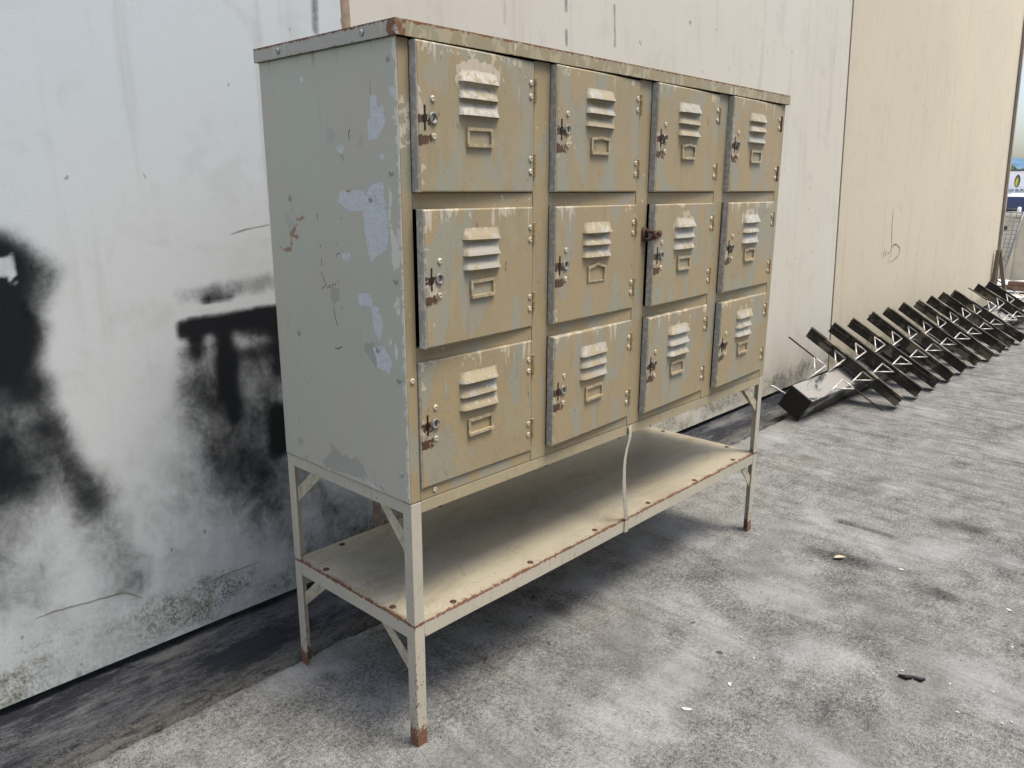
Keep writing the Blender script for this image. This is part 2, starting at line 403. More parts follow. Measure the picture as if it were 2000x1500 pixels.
STAIN = [(1.494, -.227, 1.499, -.388, .016), (1.786, -.198, 1.783, -.373, .009), (1.515, -.302, 1.541, -.481, .013), (1.47, -.547, 1.467, -.631, .018), (1.272, -.425, 1.303, -.5, .037), (.922, -.311, .973, -.402, .048), (.684, -.552, .722, -.618, .047), (1.08, -.549, 1.161, -.6, .048), (1.151, -.046, 1.141, -.154, .035), (.472, -.072, .524, -.158, .057), (2.029, -.466, 2.032, -.563, .022), (.644, .174, .622, .118, .014), (.011, .353, .014, .344, .01), (1.69, -.095, 1.70, -.125, .012)]
PALE = [(.46, -.275, .629, -.253, .03), (.828, -.249, .825, -.28, .027), (.922, -.451, .954, -.517, .033), (.45, -.225, .459, -.262, .03), (1.312, .224, 1.313, .104, .035), (1.129, -.209, 1.149, -.295, .037), (1.684, -.166, 1.681, -.34, .035), (.337, -.236, .385, -.311, .033), (-.057, .425, .018, .407, .032), (.896, -.091, .85, -.199, .029), (.22, -.297, .222, -.321, .026)]
xs = np.concatenate([np.arange(-14, -1.2, .8), np.arange(-1.2, 2.6, .0125), np.arange(2.6, 4.6, .03), np.arange(4.6, 9.3, .1)])
ys = np.concatenate([np.arange(-16, -1.6, .8), np.arange(-1.6, .43, .02), [.43, .444, .9, 1.0]])
def slab_fn(U, V):
    e = EDGE(U); Y = V.copy(); Z = np.zeros_like(U)
    Y = np.where(V > .85, e, Y); Y = np.where(V == .444, e-.012, Y); Y = np.where(V == .43, e-.03, Y)
    Z = np.where(V == .9, -.003+vnoise(U, .021, .003, 9), Z); Z = np.where(V == 1.0, -.07, Z)
    return U, Y, Z
slab = grid('pavement', xs, ys, slab_fn, CONCRETE, None,
            {'stain': caps([(*a, a[4]*1.6, .8 if a[4] < .03 else .3) for a in STAIN]), 'pale': caps([(*a, a[4]*2.0, .8) for a in PALE])})
tag(slab, 'weathered grey concrete pavement under the locker', None, None, 'structure')
xs = np.concatenate([np.arange(-14, -1.2, .5), np.arange(-1.2, 4.4, .01), np.arange(4.4, 9.3, .06)])
vs2 = np.linspace(0, 1, 60)
def gut_fn(U, V):
    e = EDGE(U)-.02; Y = e+(.96-e)*V**1.35
    n = vnoise(U*.55+np.round(V*30)*7.3, .03, .0022, 21)+vnoise(U, .2, .003, 23)
    d_ = Y-EDGE(U)+vnoise(U, .04, .006, 17)+vnoise(U, .011, .003, 18)
    ridge = .009*np.exp(-((d_-.045)/.013)**2)*(1+vnoise(U, .03, .7, 19))
    Z = -.019+n*(V < .9)-.024*smooth01(1-(d_-.008)/.022)+ridge
    return U, Y, Z
gut = grid('gutter', xs, vs2, gut_fn, GUTTER)
tag(gut, 'dark stained concrete strip along the foot of the wall', None, None, 'structure')
yx = np.array([-500, -20, 8, 9.6, 10.4, 12, 14, 18, 40, 200, 900, 2500.]); yy = np.array([-2500, -400, -60, -20, -5, 0, 1, 2, 4, 10, 60, 400, 2500.])
yard = grid('ground', yx, yy, lambda U, V: (U, V, np.interp(U, [9.6, 14, 18], [-.05, -.36, -.42])), YARD)
tag(yard, 'yard beyond the end of the wall, sunlight put into its pale colour', None, None, 'structure')

# ------------------------------------------------------------------ wall of three tilt-up panels
LEAN = .034
WY = lambda z: .775+LEAN*np.asarray(z)
def mk_wall(name, base1, base2, moss):
    g = Mat(name); o = g.obj(); x, y, z = g.sep(o)
    f = g.noise(o, 130, 5, .7); w = g.noise(o, 9, 5, .6, .3); w2 = g.noise(o, 30, 6, .68); lo = g.noise(g.sc(o, (.9, 1, .7)), 1, 3)
    stv = g.noise(g.sc(o, (16, 1, .9)), 1, 5, .6)
    col = g.mix(g.ramp(lo, .35, .65), base1, base2)
    col = g.mix(g.ramp(stv, .53, .74)*.26, col, c(150, 142, 124))
    col = g.mix(g.ramp(w, .52, .72)*.14, col, c(140, 138, 132))
    col = g.mix(g.ramp(w2, .66, .72)*.14, col, c(226, 224, 216))
    # grime and moss that climbs the foot of the panel
    fs_ = g.noise(g.sc(o, (150, 1, 95)), 1, 7, .75, .5)
    gz = z*3.2+(w-.5)*.9+(g.noise(g.sc(o, (3.5, 1, 1.5)), 1, 3)-.5)*.7
    gr = g.ramp(gz, .75, .2)*g.ramp(gz, -.25, .2)*g.ramp(fs_*.55+w2*.25+f*.2+g.ramp(gz, .6, .25)*.05, .43, .66)
    gr = gr*(.35+g.ramp(g.noise(g.sc(o, (4.5, 1, 9), g.vec(7., 0., 2.)), 1, 4, .6), .38, .6)*.75)
    col = g.mix(gr*moss, col, g.mix(g.ramp(w, .4, .6), c(84, 82, 74), c(92, 90, 64)))
    spots = g.ramp(g.noise(g.sc(o, (1, 1, .6)), 34, 2, .5), .735, .76)
    col = g.mix(spots*.5, col, c(86, 82, 74))
    s = g.attr('soot')
    cloud = g.noise(g.sc(o, (1, 1, .8)), 15, 7, .66, .4); fleck = g.noise(o, 75, 5, .7)
    mid = g.m('MULTIPLY', s*(1.-s), 4., True)
    sm = g.ramp(s+(cloud-.5)*.95*mid+(fleck-.5)*.22*mid, .06, .97)
    col = g.mix(sm*.985, col, g.mix(g.ramp(f, .55, .75)*.3, c(8, 12, 19), c(32, 37, 46)))
    h = f*.35+w2*.5+g.noise(g.sc(o, (3, 1, 3)), 1, 2)*.6
    return g.fin(col, .8, 0., h, .32, .004, .15)
SOOT = [(-.50, .985, -.435, .99, .035, .075, 1), (-.50, .90, -.455, .86, .045, .085, 1), (-.54, .76, -.475, .78, .045, .08, .9), (-.45, .943, -.425, .86, .02, .065, .95), (-.38, .985, -.345, .975, .008, .05, .5), (-.375, .945, -.355, .93, .004, .045, .35), (-.44, .787, -.415, .72, .012, .06, .75), (-.40, .70, -.392, .64, .006, .05, .6), (-.53, .66, -.50, .56, .05, .08, .75), (-.385, .62, -.318, .424, .004, .055, .72), (-.47, .60, -.44, .54, .02, .07, .45), (-.51, .46, -.475, .49, .03, .09, .5), (-.32, .44, -.272, .21, .004, .07, .42), (-.516, .39, -.479, .227, .02, .08, .22),
        (-.036, .806, .21, .818, .014, .026, 1), (-.029, .806, -.03, .745, .006, .026, .85), (-.064, .815, -.065, .79, .004, .014, .85), (.040, .783, .032, .63, .004, .026, .85), (.058, .78, .05, .56, .004, .026, .8), (.11, .785, .206, .79, .012, .035, .85), (.08, .718, .2, .722, .003, .028, .6), (-.052, .890, .034, .888, .003, .026, .42), (.005, .869, .074, .87, .003, .014, .6), (.048, .893, .218, .902, .004, .034, .5), (-.01, .737, .004, .613, .015, .07, .38), (-.026, .592, .013, .443, .02, .085, .36), (.109, .66, .113, .449, .03, .11, .52), (.198, .777, .199, .663, .006, .035, .8), (.182, .535, .178, .447, .020, .030, 1), (.056, .432, .124, .354, .03, .10, .40), (-.064, .74, -.066, .654, .004, .035, .25), (-.022, .381, .114, .251, .03, .11, .22), (.186, .322, .304, .109, .06, .13, .26), (.404, .193, .498, .13, .05, .09, .35), (-.14, .83, -.05, .86, .004, .05, .10), (-.24, .84, -.17, .862, .002, .03, .12), (-.31, .735, -.26, .73, .002, .03, .14),
        (-.04, .47, .2, .36, .08, .2, .24), (.02, .66, .2, .62, .06, .09, .34), (-.52, .42, -.33, .22, .12, .2, .2), (-.1, .2, .25, .16, .06, .16, .14),
        (-.62, .9, -.75, .6, .10, .12, .85), (-.7, .5, -.62, .3, .06, .1, .4)]
CUT = [(-.445, 1.003), (-.405, 1.009), (-.403, .963), (-.41, .96), (-.405, .952), (-.409, .939), (-.416, .958), (-.451, .966)]
DRIPS = [(1.136, 1.9, 1.133, 1.682, .003, .006, .35), (1.453, 1.9, 1.456, 1.771, .005, .010, .6), (1.455, 1.700, 1.457, 1.655, .003, .010, .65), (1.748, 1.83, 1.753, 1.687, .005, .007, .4), (.401, 1.78, .393, 1.559, .005, .012, .55), (2.3, 2.2, 2.3, 1.9, .01, .02, .12), (3.1, 2.3, 3.1, 1.5, .02, .03, .1)]
def soot_fn(U, V):
    s = caps(SOOT)(U, V)
    s = s*(1-.72*smooth01(.5+sdf_poly(U, V, CUT)/.005))
    # clean scraped band above the hard-edged black shape
    band = smooth01(1-np.maximum(0, seg_d(U, V, (-.05, .846, .2, .858))-.006)/.012)
    s = s*(1-.75*band)
    return np.maximum(s, caps(DRIPS)(U, V))
wall = tag(empty('concrete_wall', (0, 0, 0)), 'tall off-white concrete panel wall with black soot marks behind the locker', 'wall')
ZS = np.concatenate([np.arange(.006, 2.1, .0085), np.arange(2.1, 5.3, .2)])
def panel(x0, x1, mat, fine0, fine1):
    a = [x0]
    while a[-1] < x1-1e-6:
        st = .0085 if fine0 <= a[-1] < fine1 else .12
        a.append(min(x1, a[-1]+st))
    xs_ = np.array(a)
    zz = ZS if fine1 > fine0 else np.concatenate([np.arange(.006, 2.4, .1), np.arange(2.4, 5.3, .3)])
    zz = np.concatenate([[zz[0]], zz, [zz[-1]]])
    def fn(U, V):
        Y = WY(V).copy(); Y[:, 0] += .16; Y[:, -1] += .16
        return U, Y, V
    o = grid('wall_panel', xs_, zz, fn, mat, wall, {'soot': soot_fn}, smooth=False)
    # returns at both ends so that the panel is a slab, not a sheet
    side = MB()
    for xe in (x0, x1):
        side.add([(xe, WY(.006), .006), (xe, WY(.006)+.16, .006), (xe, WY(5.1)+.16, 5.1), (xe, WY(5.1), 5.1)], [(0, 1, 2, 3)])
    side.build('panel_end', mat, wall)
    return o
panel(-9, .478, mk_wall('wall_cool_light', c(190, 199, 202), c(196, 201, 202), .95), -.75, .478)  # wall light, cool here to warm far along, put into the panel colours
panel(.508, 4.108, mk_wall('wall_mid_light', c(200, 197, 187), c(197, 192, 179), .95), .508, 1.9)
panel(4.132, 8.42, mk_wall('wall_warm_light', c(195, 186, 164), c(190, 182, 162), .8), 0, 0)
SEAL = plain('joint_sealant', c(150, 132, 112), .7, 0., .2, 40)
SEALG = plain('joint_sealant_grey', c(112, 104, 96), .7, 0., .2, 40)
def joint(x0, x1, mat, proud, z0=.006):
    s = MB(); n = 5; pts = []
    for k in range(n+1):
        a = math.pi*k/n; pts.append((x0+(x1-x0)*(.5-.5*math.cos(a)), -proud*math.sin(a)))
    vv = [(p[0], WY(z)+.012+p[1]-.006, z) for z in (z0, 5.1) for p in pts]
    fs = [(k, k+1, k+n+2, k+n+1) for k in range(n)]
    s.add(vv, fs); return s.build('joint_sealant', mat, wall, smooth=True)
joint(.476, .510, SEAL, .012); joint(4.106, 4.134, SEALG, .002)
def ribbon(name, pts, wid, mat, parent, jit=.0):
    v = []; fs = []; P = []
    for i in range(len(pts)-1):
        for k in range(6):
            t = k/6; P.append((pts[i][0]*(1-t)+pts[i+1][0]*t, pts[i][1]*(1-t)+pts[i+1][1]*t))
    P.append(pts[-1]); n = len(P)
    P = [(p[0]+random.uniform(-jit, jit), p[1]+random.uniform(-jit, jit)) for p in P]
    for i, p in enumerate(P):
        a = P[max(i-1, 0)]; b = P[min(i+1, n-1)]; d = math.hypot(b[0]-a[0], b[1]-a[1])+1e-9
        nx, nz = -(b[1]-a[1])/d, (b[0]-a[0])/d; w_ = wid*.5*(.35+.65*math.sin(math.pi*(i+.6)/(n+.4)))*random.uniform(.6, 1.3)
        for sg in (-1, 1):
            q = (p[0]+nx*w_*sg, p[1]+nz*w_*sg); v.append((q[0], WY(q[1])-.0012, q[1]))
    for i in range(n-1): fs.append((2*i, 2*i+1, 2*i+3, 2*i+2))
    return MB().add(v, fs).build(name, mat, parent)
CRACK = plain('crack_dark', c(138, 134, 120), .9); PEN = plain('pen_line', c(126, 114, 102), .9)
ribbon('crack', [(.092, 1.034), (.135, 1.044), (.206, 1.055)], .0022, CRACK, wall, .0008)
ribbon('crack', [(-.474, .19), (-.431, .192), (-.387, .187), (-.33, .183), (-.285, .181), (-.258, .164), (-.24, .146)], .0032, CRACK, wall, .001)
ribbon('crack', [(-.093, .125), (-.065, .123), (-.006, .13), (.039, .128), (.089, .127)], .0030, CRACK, wall, .001)
for pts in ([(5.126, 1.015), (5.123, .901), (5.151, .747)], [(5.103, .633), (5.151, .703), (5.143, .733), (5.201, .763), (5.27, .756), (5.333, .731), (5.341, .7), (5.294, .666), (5.22, .648), (5.124, .635)], [(5.006, .726), (4.987, .673)], [(5.046, .735), (5.037, .684)], [(5.116, .713), (5.077, .697)]):
    ribbon('pen_mark', pts, .011, PEN, wall)
GUARD = plain('corner_guard_paint', c(150, 138, 124), .6, 0., .15, 12)
gd = MB()
prof = [(8.395, -.028), (8.43, -.028), (8.43, .17), (8.422, .17), (8.422, -.004), (8.395, -.004)]
gd.add([(p[0], WY(z)+p[1], z) for z in (.02, 5.1) for p in prof], [tuple(range(6)), tuple(range(11, 5, -1))]+[(i, (i+1) % 6, (i+1) % 6+6, i+6) for i in range(6)])
gd.build('corner_guard', GUARD, wall)

# unseen wall added behind the camera to block low sky light and deepen shade
OPP = plain('sky_blocker_grey', c(150, 146, 138), .7, 0., .1, 1.5)
opp = tag(empty('sky_blocker_wall', (-1, -5.6, 0)), 'unseen grey wall added to block low sky light', None, None, 'structure')
for k in range(7): MB().box(-9+k*2.2, -6.82+k*2.2, -.2, 0, .0, 5.0).build('wall_panel', OPP, opp)
MB().box(-9.1, 6.5, -.5, .12, 5.001, 5.2).build('blocker_cap', OPP, opp)

# ------------------------------------------------------------------ the locker
W, D = 1.5, .448
cab = tag(empty('locker_cabinet'), 'old tan steel locker of twelve small doors on a legged stand with shelf', 'locker')
RIVM = MB().lathe([(.0062, 0), (.0060, -.0014), (.0044, -.0030), (.0020, -.0034), (.0017, -.0022), (.0004, -.0020)], 14, 'y').mesh('rivet', RIVET, True)
RIVGM = MB().lathe([(.0062, 0), (.0060, -.0014), (.0044, -.0030), (.0020, -.0034), (.0017, -.0022), (.0004, -.0020)], 14, 'x').mesh('rivet', RIVETG, True)
# side panels
PRIM = [[(.091, 1.147), (.078, 1.156), (.048, 1.158), (.047, 1.128), (.037, 1.094), (.039, 1.053), (.046, 1.04), (.077, 1.025), (.092, 1.015), (.102, 1.032), (.111, 1.08), (.113, 1.107), (.101, 1.131)], [(.185, 1.143), (.139, 1.145), (.11, 1.144), (.098, 1.131), (.109, 1.107), (.155, 1.106), (.19, 1.122)], [(.079, 1.304), (.065, 1.308), (.057, 1.301), (.058, 1.281), (.043, 1.292), (.035, 1.259), (.055, 1.239), (.076, 1.231), (.088, 1.235), (.089, 1.269), (.08, 1.27)], [(.027, 1.316), (.007, 1.319), (.006, 1.297), (.017, 1.3)], [(.304, 1.354), (.292, 1.359), (.284, 1.351), (.29, 1.345)], [(.099, .927), (.077, .93), (.062, .9), (.077, .864), (.093, .88)], [(.099, .85), (.065, .855), (.042, .829), (.051, .804), (.085, .812), (.092, .838)], [(.155, .575), (.132, .566), (.092, .556), (.119, .552)], [(.187, 1.023), (.168, 1.03), (.155, 1.021), (.169, 1.008), (.186, 1.011)], [(.141, .949), (.107, .954), (.092, .942), (.103, .927), (.139, .927)], [(.06, 1.208), (.045, 1.207), (.042, 1.2), (.054, 1.197)], [(.188, 1.224), (.165, 1.224), (.169, 1.211), (.182, 1.211)]]
CREAMP = [[(.034, 1.152), (.024, 1.137), (.031, 1.101), (.026, 1.072), (.01, 1.048), (.008, 1.009), (.03, 1.002), (.032, 1.046), (.035, 1.101)], [(.021, .954), (.009, .952), (.016, .936), (.031, .934)], [(.026, .935), (.014, .936), (.012, .924), (.021, .92)], [(.031, .875), (.022, .851), (.025, .837), (.031, .828)], [(.05, .87), (.039, .873), (.04, .864), (.046, .86)], [(.285, .554), (.272, .559), (.267, .554), (.28, .55)]]
GREYPOLY = [[(.3, .566), (.26, .601), (.264, .618), (.239, .607), (.22, .598), (.21, .608), (.196, .598), (.171, .608), (.149, .595), (.132, .566), (.194, .562), (.285, .554)], [(.13, .854), (.094, .862), (.088, .822), (.093, .811), (.127, .838)], [(.23, .955), (.201, .956), (.203, .933), (.226, .918), (.235, .934)], [(.182, 1.211), (.162, 1.211), (.167, 1.194)], [(.395, .598), (.372, .602), (.374, .587), (.393, .585)]]
RUSTP = [[(.343, 1.085), (.315, 1.095), (.312, 1.086), (.339, 1.081)], [(.374, 1.055), (.352, 1.073), (.34, 1.075), (.354, 1.054), (.335, 1.052), (.344, 1.046), (.363, 1.047), (.364, 1.026), (.374, 1.023), (.37, 1.042)], [(.418, 1.027), (.403, 1.021), (.369, 1.03), (.366, 1.02), (.395, 1.015)], [(.165, 1.143), (.145, 1.145), (.149, 1.14), (.162, 1.139)]]
yy_ = np.linspace(.0012, D, 113); zz_ = np.linspace(.5515, 1.398, 213)
def dent(U, V): return -.0000+vnoise(U*1., .11, .0006, 31)*vnoise(V, .14, 1., 32)
sp = grid('side_panel', yy_, zz_, lambda U, V: (dent(U, V), U, V), SIDE, cab, {'prim': sdf_polys(PRIM), 'cream': sdf_polys(CREAMP), 'grey': sdf_polys(GREYPOLY), 'rust': sdf_polys(RUSTP)})
sp['label'] = 'grey side panel with peeling paint and rust spots'
sl = sp.modifiers.new('thickness', 'SOLIDIFY'); sl.thickness = .0012; sl.offset = 1 if False else -1
for (y, z) in [(.024, 1.363), (.025, 1.174), (.363, 1.127), (.088, 1.127), (.022, .983), (.361, .845), (.023, .796), (.084, .846), (.362, .562), (.087, .565), (.025, .607)]:
    put('rivet', RIVGM, sp, (-.0004, y, z))
def mark(pts, wid):
    v = []; n = len(pts)
    for i, p in enumerate(pts):
        a = pts[max(i-1, 0)]; b = pts[min(i+1, n-1)]; L_ = math.hypot(b[0]-a[0], b[1]-a[1])+1e-9
        nx, nz = -(b[1]-a[1])/L_*wid*.5, (b[0]-a[0])/L_*wid*.5
        v += [(-.0012, p[0]-nx, p[1]-nz), (-.0012, p[0]+nx, p[1]+nz)]
    MB().add(v, [(2*i, 2*i+1, 2*i+3, 2*i+2) for i in range(n-1)]).build('pen_mark', MARK, sp)
MARK = plain('black_marker', c(52, 52, 50), .8)
for pts, w_ in (([(.263, .948), (.247, .96), (.246, .951)], .0018), ([(.231, .957), (.237, .958), (.242, .954), (.239, .952), (.232, .954)], .0014), ([(.227, .954), (.224, .963), (.217, .958), (.213, .965)], .0018), ([(.205, .97), (.205, .965)], .0016), ([(.263, .982), (.257, .972), (.251, .961)], .0016), ([(.261, 1.039), (.26, 1.032)], .0018), ([(.26, 1.009), (.259, .994)], .0016), ([(.206, 1.016), (.203, 1.022), (.195, 1.024)], .0016), ([(.266, 1.099), (.265, 1.087)], .0018), ([(.186, 1.09), (.176, 1.094), (.174, 1.105)], .0014), ([(.142, 1.253), (.147, 1.246), (.145, 1.235)], .0022), ([(.03, 1.315), (.026, 1.31)], .002), ([(.018, 1.297), (.013, 1.29), (.01, 1.274)], .0022), ([(.227, .83), (.217, .83), (.202, .836)], .002), ([(.226, .914), (.221, .895), (.215, .876)], .0016), ([(.153, .872), (.148, .878)], .002), ([(.117, .883), (.11, .877)], .002), ([(.125, .833), (.106, .822)], .0016), ([(.329, .741), (.32, .726)], .0014)): mark(pts, w_)
MB().box(W-.0015, W, .002, D, .5515, 1.396).build('side_panel', FRAME, cab)
MB().box(.003, W-.003, D-.003, D-.001, .5515, 1.396).build('back_panel', DARK, cab)
inner = MB().box(.004, W-.004, .03, D-.004, .5525, .5545)
for zc in (.843, 1.125): inner.box(.004, W-.004, .02, D-.004, zc-.001, zc+.001)
inner.build('inner_shelf', DARK, cab)
for k in range(3):
    xm = .373+.374*k; MB().box(xm-.001, xm+.001, .02, D-.004, .556, 1.394).build('divider', DARK, cab)
# face frame
MB().box(0, .0248, 0, .016, .5515, 1.396).build('stile', FRAME, cab, bevel=.0015)
for k in range(3): MB().box(.3485+.374*k, .3985+.374*k, 0, .016, .5515, 1.396).build('stile', FRAME, cab, bevel=.0012)
MB().box(1.4705, W, 0, .016, .5515, 1.396).build('stile', FRAME, cab, bevel=.0015)
railm = MB().box(0, .3215, 0, .014, 0, .0285).mesh('rail', FRAME)
for k in range(4):
    for zr in (.8290, 1.1110): put('rail', railm, cab, (.0255+.374*k, .0006, zr), .001)
railb = MB().box(0, .3215, 0, .014, 0, .0235).mesh('rail', FRAME)
for k in range(4): put('rail', railb, cab, (.0255+.374*k, .0006, .552), .001)
put('rivet', RIVM, cab, (.0125, 0, .796)); put('rivet', RIVM, cab, (.062, .0006, .566))
# lid
lid = MB().prism([(-.0095, 1.3965), (-.0095, 1.423), (.453, 1.423), (.453, 1.3965), (.4515, 1.3965), (.4515, 1.4215), (-.008, 1.4215), (-.008, 1.3965)], 'x', -.0095, W+.008)
lid.box(-.0093, -.008, -.0078, .4513, 1.3965, 1.4215); lid.box(W+.0065, W+.0078, -.0078, .4513, 1.3965, 1.4215)
lo = lid.build('lid', LID, cab, bevel=.0022); lo['label'] = 'rust-edged sheet steel lid'
for y in (.357, .083): put('rivet', RIVGM, lo, (-.0097, y, 1.4095))
# --- doors
DW, DH = .320, .2525
def louvre_mesh():
    nu, nv = 24, 9; w, h, dp = .109, .0225, .0125; vv = []; fs = []
    for i in range(nu+1):
        u = i/nu; e = min(u, 1-u)*w
        for j in range(nv+1):
            t = j/nv
            g_ = (t*t*(3-2*t))*.35+t*.65
            e0 = .011*(1-t)**1.0                     # top corners cut, bottom ends nearly square
            f_ = 1-math.exp(-max(0, e-e0*.4)/.0042)
            vv.append(((u-.5)*w*(1-.05*(1-t)), -dp*g_*f_, -h*t))
    for i in range(nu):
        for j in range(nv): a = i*(nv+1)+j; fs.append((a, a+1, a+nv+2, a+nv+1))
    n0 = len(vv)
    for i in range(nu+1):                              # rolled lip turned back to the dark slot
        x, y, z = vv[i*(nv+1)+nv]; vv.append((x, min(0, y+.0012), z-.0008)); 
    for i in range(nu+1):
        x, y, z = vv[i*(nv+1)+nv]; vv.append((x, .0002, z+.005))
    for i in range(nu+1): vv.append(vv[i*(nv+1)+nv])
    for i in range(nu):
        q = n0+2*(nu+1)+i
        fs.append((q, n0+i, n0+i+1, q+1)); fs.append((n0+i, n0+nu+1+i, n0+nu+2+i, n0+i+1))
    return MB().add(vv, fs).mesh('louvre', LOUVRE, True)
LOUM = louvre_mesh()
def holder_mesh(style):
    b = MB(); w, h, t = .071, .035, .0058
    if style == 'flat': top = [(-w/2, h), (w/2, h), (w/2, h-t), (-w/2, h-t)]; b.prism(top, 'y', -.0042, .0004)
    else:
        k = .009 if style == 'peak' else .004
        b.prism([(-w/2, h), (0, h+k), (w/2, h), (w/2, h-t), (0, h-t+k), (-w/2, h-t)], 'y', -.0046, .0004)
    b.box(-w/2, -w/2+t, -.0040, .0004, t, h-t); b.box(w/2-t, w/2, -.0040, .0004, t, h-t)
    if style != 'peak': b.box(-w/2, w/2, -.0062, .0004, 0, t)
    else: b.box(-w/2, w/2, -.0020, .0004, 0, t*.5)
    return b.mesh('label_holder', HOLDER)
HOLD = {k: holder_mesh(k) for k in ('flat', 'bent', 'peak')}
LOCKM = MB().lathe([(.0104, 0), (.0104, -.0030), (.0094, -.0044), (.0076, -.0044), (.0071, -.0032), (.0001, -.0032)], 20, 'y').mesh('lock', STEEL, True)
KEYM = MB().box(-.0010, .0010, -.0008, .0004, -.0045, .0045).mesh('key_slot', BLACKSLOT)
SLOTM = MB().prism([(-.0018, -.021), (.0018, -.021), (.0018, -.006), (.005, -.004), (.005, .004), (.0018, .006), (.0018, .021), (-.0018, .021), (-.0018, .006), (-.005, .004), (-.005, -.004), (-.0018, -.006)], 'y', -.0005, .0005).mesh('hasp_slot', BLACKSLOT)
LOOPM = MB().tube([(0, 0, .010), (.0, -.007, .009), (.002, -.011, .002), (.002, -.010, -.005), (0, -.006, -.009), (0, 0, -.010)], .0016, 8).mesh('hasp_staple', RUSTY, True)
KNUM = MB()
for z0, z1 in ((-.0225, -.008), (-.0075, .0075), (.008, .0225)): KNUM.lathe([(.0042, z0), (.0047, z0+.0006), (.0047, z1-.0006), (.0042, z1)], 12, 'z')
KNUM.box(-.010, -.001, .0008, .0018, -.022, .022)
KNUP, KNUR = KNUM.mesh('hinge', HINGE, False), KNUM.mesh('hinge', RUSTY, False)
def tray_mesh():
    b = MB(); nx, nz = 32, 26; r = .003; vv = []; fs = []
    us = np.linspace(0, 1, nx+1); ws = np.linspace(0, 1, nz+1)
    for i in range(nx+1):
        for j in range(nz+1):
            x = -DW+us[i]*DW; z = ws[j]*DH; y = -.0036
            if i in (0, nx) or j in (0, nz): y = -.0014
            if i in (1, nx-1): x = -DW+r if i == 1 else -r
            if j in (1, nz-1): z = r if j == 1 else DH-r
            if 0 < i < nx and 0 < j < nz: y -= .0003*math.sin(math.pi*us[i])*math.sin(math.pi*ws[j])
            vv.append((x, y, z))
    for i in range(nx):
        for j in range(nz): a = i*(nz+1)+j; fs.append((a, a+1, a+nz+2, a+nz+1))
    idx = lambda i, j: i*(nz+1)+j
    ring = [idx(i, 0) for i in range(nx+1)]+[idx(nx, j) for j in range(1, nz+1)]+[idx(i, nz) for i in range(nx-1, -1, -1)]+[idx(0, j) for j in range(nz-1, 0, -1)]
    n0 = len(vv); k = len(ring)
    for q in ring: vv.append((vv[q][0], .0150, vv[q][2]))
    for q in ring:
        x, y, z = vv[q]; vv.append((min(max(x, -DW+.012), -.012), .0150, min(max(z, .012), DH-.012)))
    for i in range(k):
        j = (i+1) % k; fs.append((ring[i], ring[j], n0+j, n0+i)); fs.append((n0+i, n0+j, n0+k+j, n0+k+i))
    me = b.add(vv, fs).mesh('door', DOOR, False)
    return me
TRAY = tray_mesh()
#        angle  flake speckle  holder  staple  offset
DOORS = {(0, 0): (2.6, 1.0, 0, 'flat', 0), (1, 0): (2.5, .0, 0, 'bent', 0), (2, 0): (2.7, .15, 0, 'bent', 1), (3, 0): (2.4, .1, 0, 'flat', 1),
         (0, 1): (4.1, .1, .25, 'flat', 0), (1, 1): (2.7, .35, 0, 'peak', 0), (2, 1): (3.7, .7, 0, 'flat', 0), (3, 1): (3.0, .75, 0, 'bent', 1),
         (0, 2): (.35, .0, .9, 'flat', 1), (1, 2): (2.9, .15, .1, 'flat', 0), (2, 2): (2.9, .6, .1, 'bent', 1), (3, 2): (3.1, .5, 0, 'flat', 1)}
ORD = ['top', 'middle', 'bottom']
for (k, r_), (ang, flake, spk, hold, staple) in DOORS.items():
    d = put('door', TRAY, cab, (.3462+.374*k, 0, 1.1408-.282*r_), 0, R(ang)); d['flake'] = flake; d['speckle'] = spk
    for j in range(3):
        lv = put('louvre', LOUM, d, (-DW+.1555+random.uniform(-.0012, .0012), -.0040, .2165-.0285*j+random.uniform(-.0007, .0007))); lv['flake'] = min(1, max(0, flake+random.uniform(-.3, .15)))
        lv.rotation_euler.y = R(random.uniform(-.6, .6)); lv.scale = (random.uniform(.97, 1.03), random.uniform(.8, 1.1), random.uniform(.95, 1.04))
    lh = put('label_holder', HOLD[hold], d, (-DW+.157+random.uniform(-.002, .002), -.0042, .081+random.uniform(-.0015, .0015))); lh.rotation_euler.y = R(random.uniform(-1.6, 1.6))
    lk = put('lock', LOCKM, d, (-DW+.036, -.0032, .127)); lk.rotation_euler.y = random.uniform(-.5, .5)
    ks = put('key_slot', KEYM, d, (-DW+.036, -.0066, .127)); ks.rotation_euler.y = random.uniform(-.4, .6)
    put('hasp_slot', SLOTM, d, (-DW+.0165, -.0042, .127))
    for z in (.159, .096): put('rivet', RIVM, d, (-DW+.0375+random.uniform(-.001, .001), -.0034, z))
    if staple: put('hasp_staple', LOOPM, d, (-DW+.0175, -.003, .124))
    for z in (.198, .053):
        put('hinge', KNUR if (k, r_) == (3, 0) else KNUP, d, (.0014, -.0036, z))
        for dz in (-.0125, .0125): put('rivet', RIVM, d, (-.0115, -.0034, z+dz))
# rusty hasp closing the middle door of the third column
hs = MB().box(-.014, .004, -.004, -.001, -.018, .018).tube([(-.006, -.006, .010), (.012, -.022, .006), (.022, -.024, 0), (.012, -.022, -.008), (-.006, -.006, -.012)], .0042, 8)
hs.lathe([(.009, -.020), (.011, -.024), (.009, -.030), (.005, -.030), (.004, -.026)], 12, 'y', (.012, 0, 0)).lathe([(.008, -.020), (.009, -.026), (.005, -.029)], 12, 'y', (.029, 0, .002))
hs.build('hasp', RUSTY, cab, True, 0, (.766, -.001, 1.038))
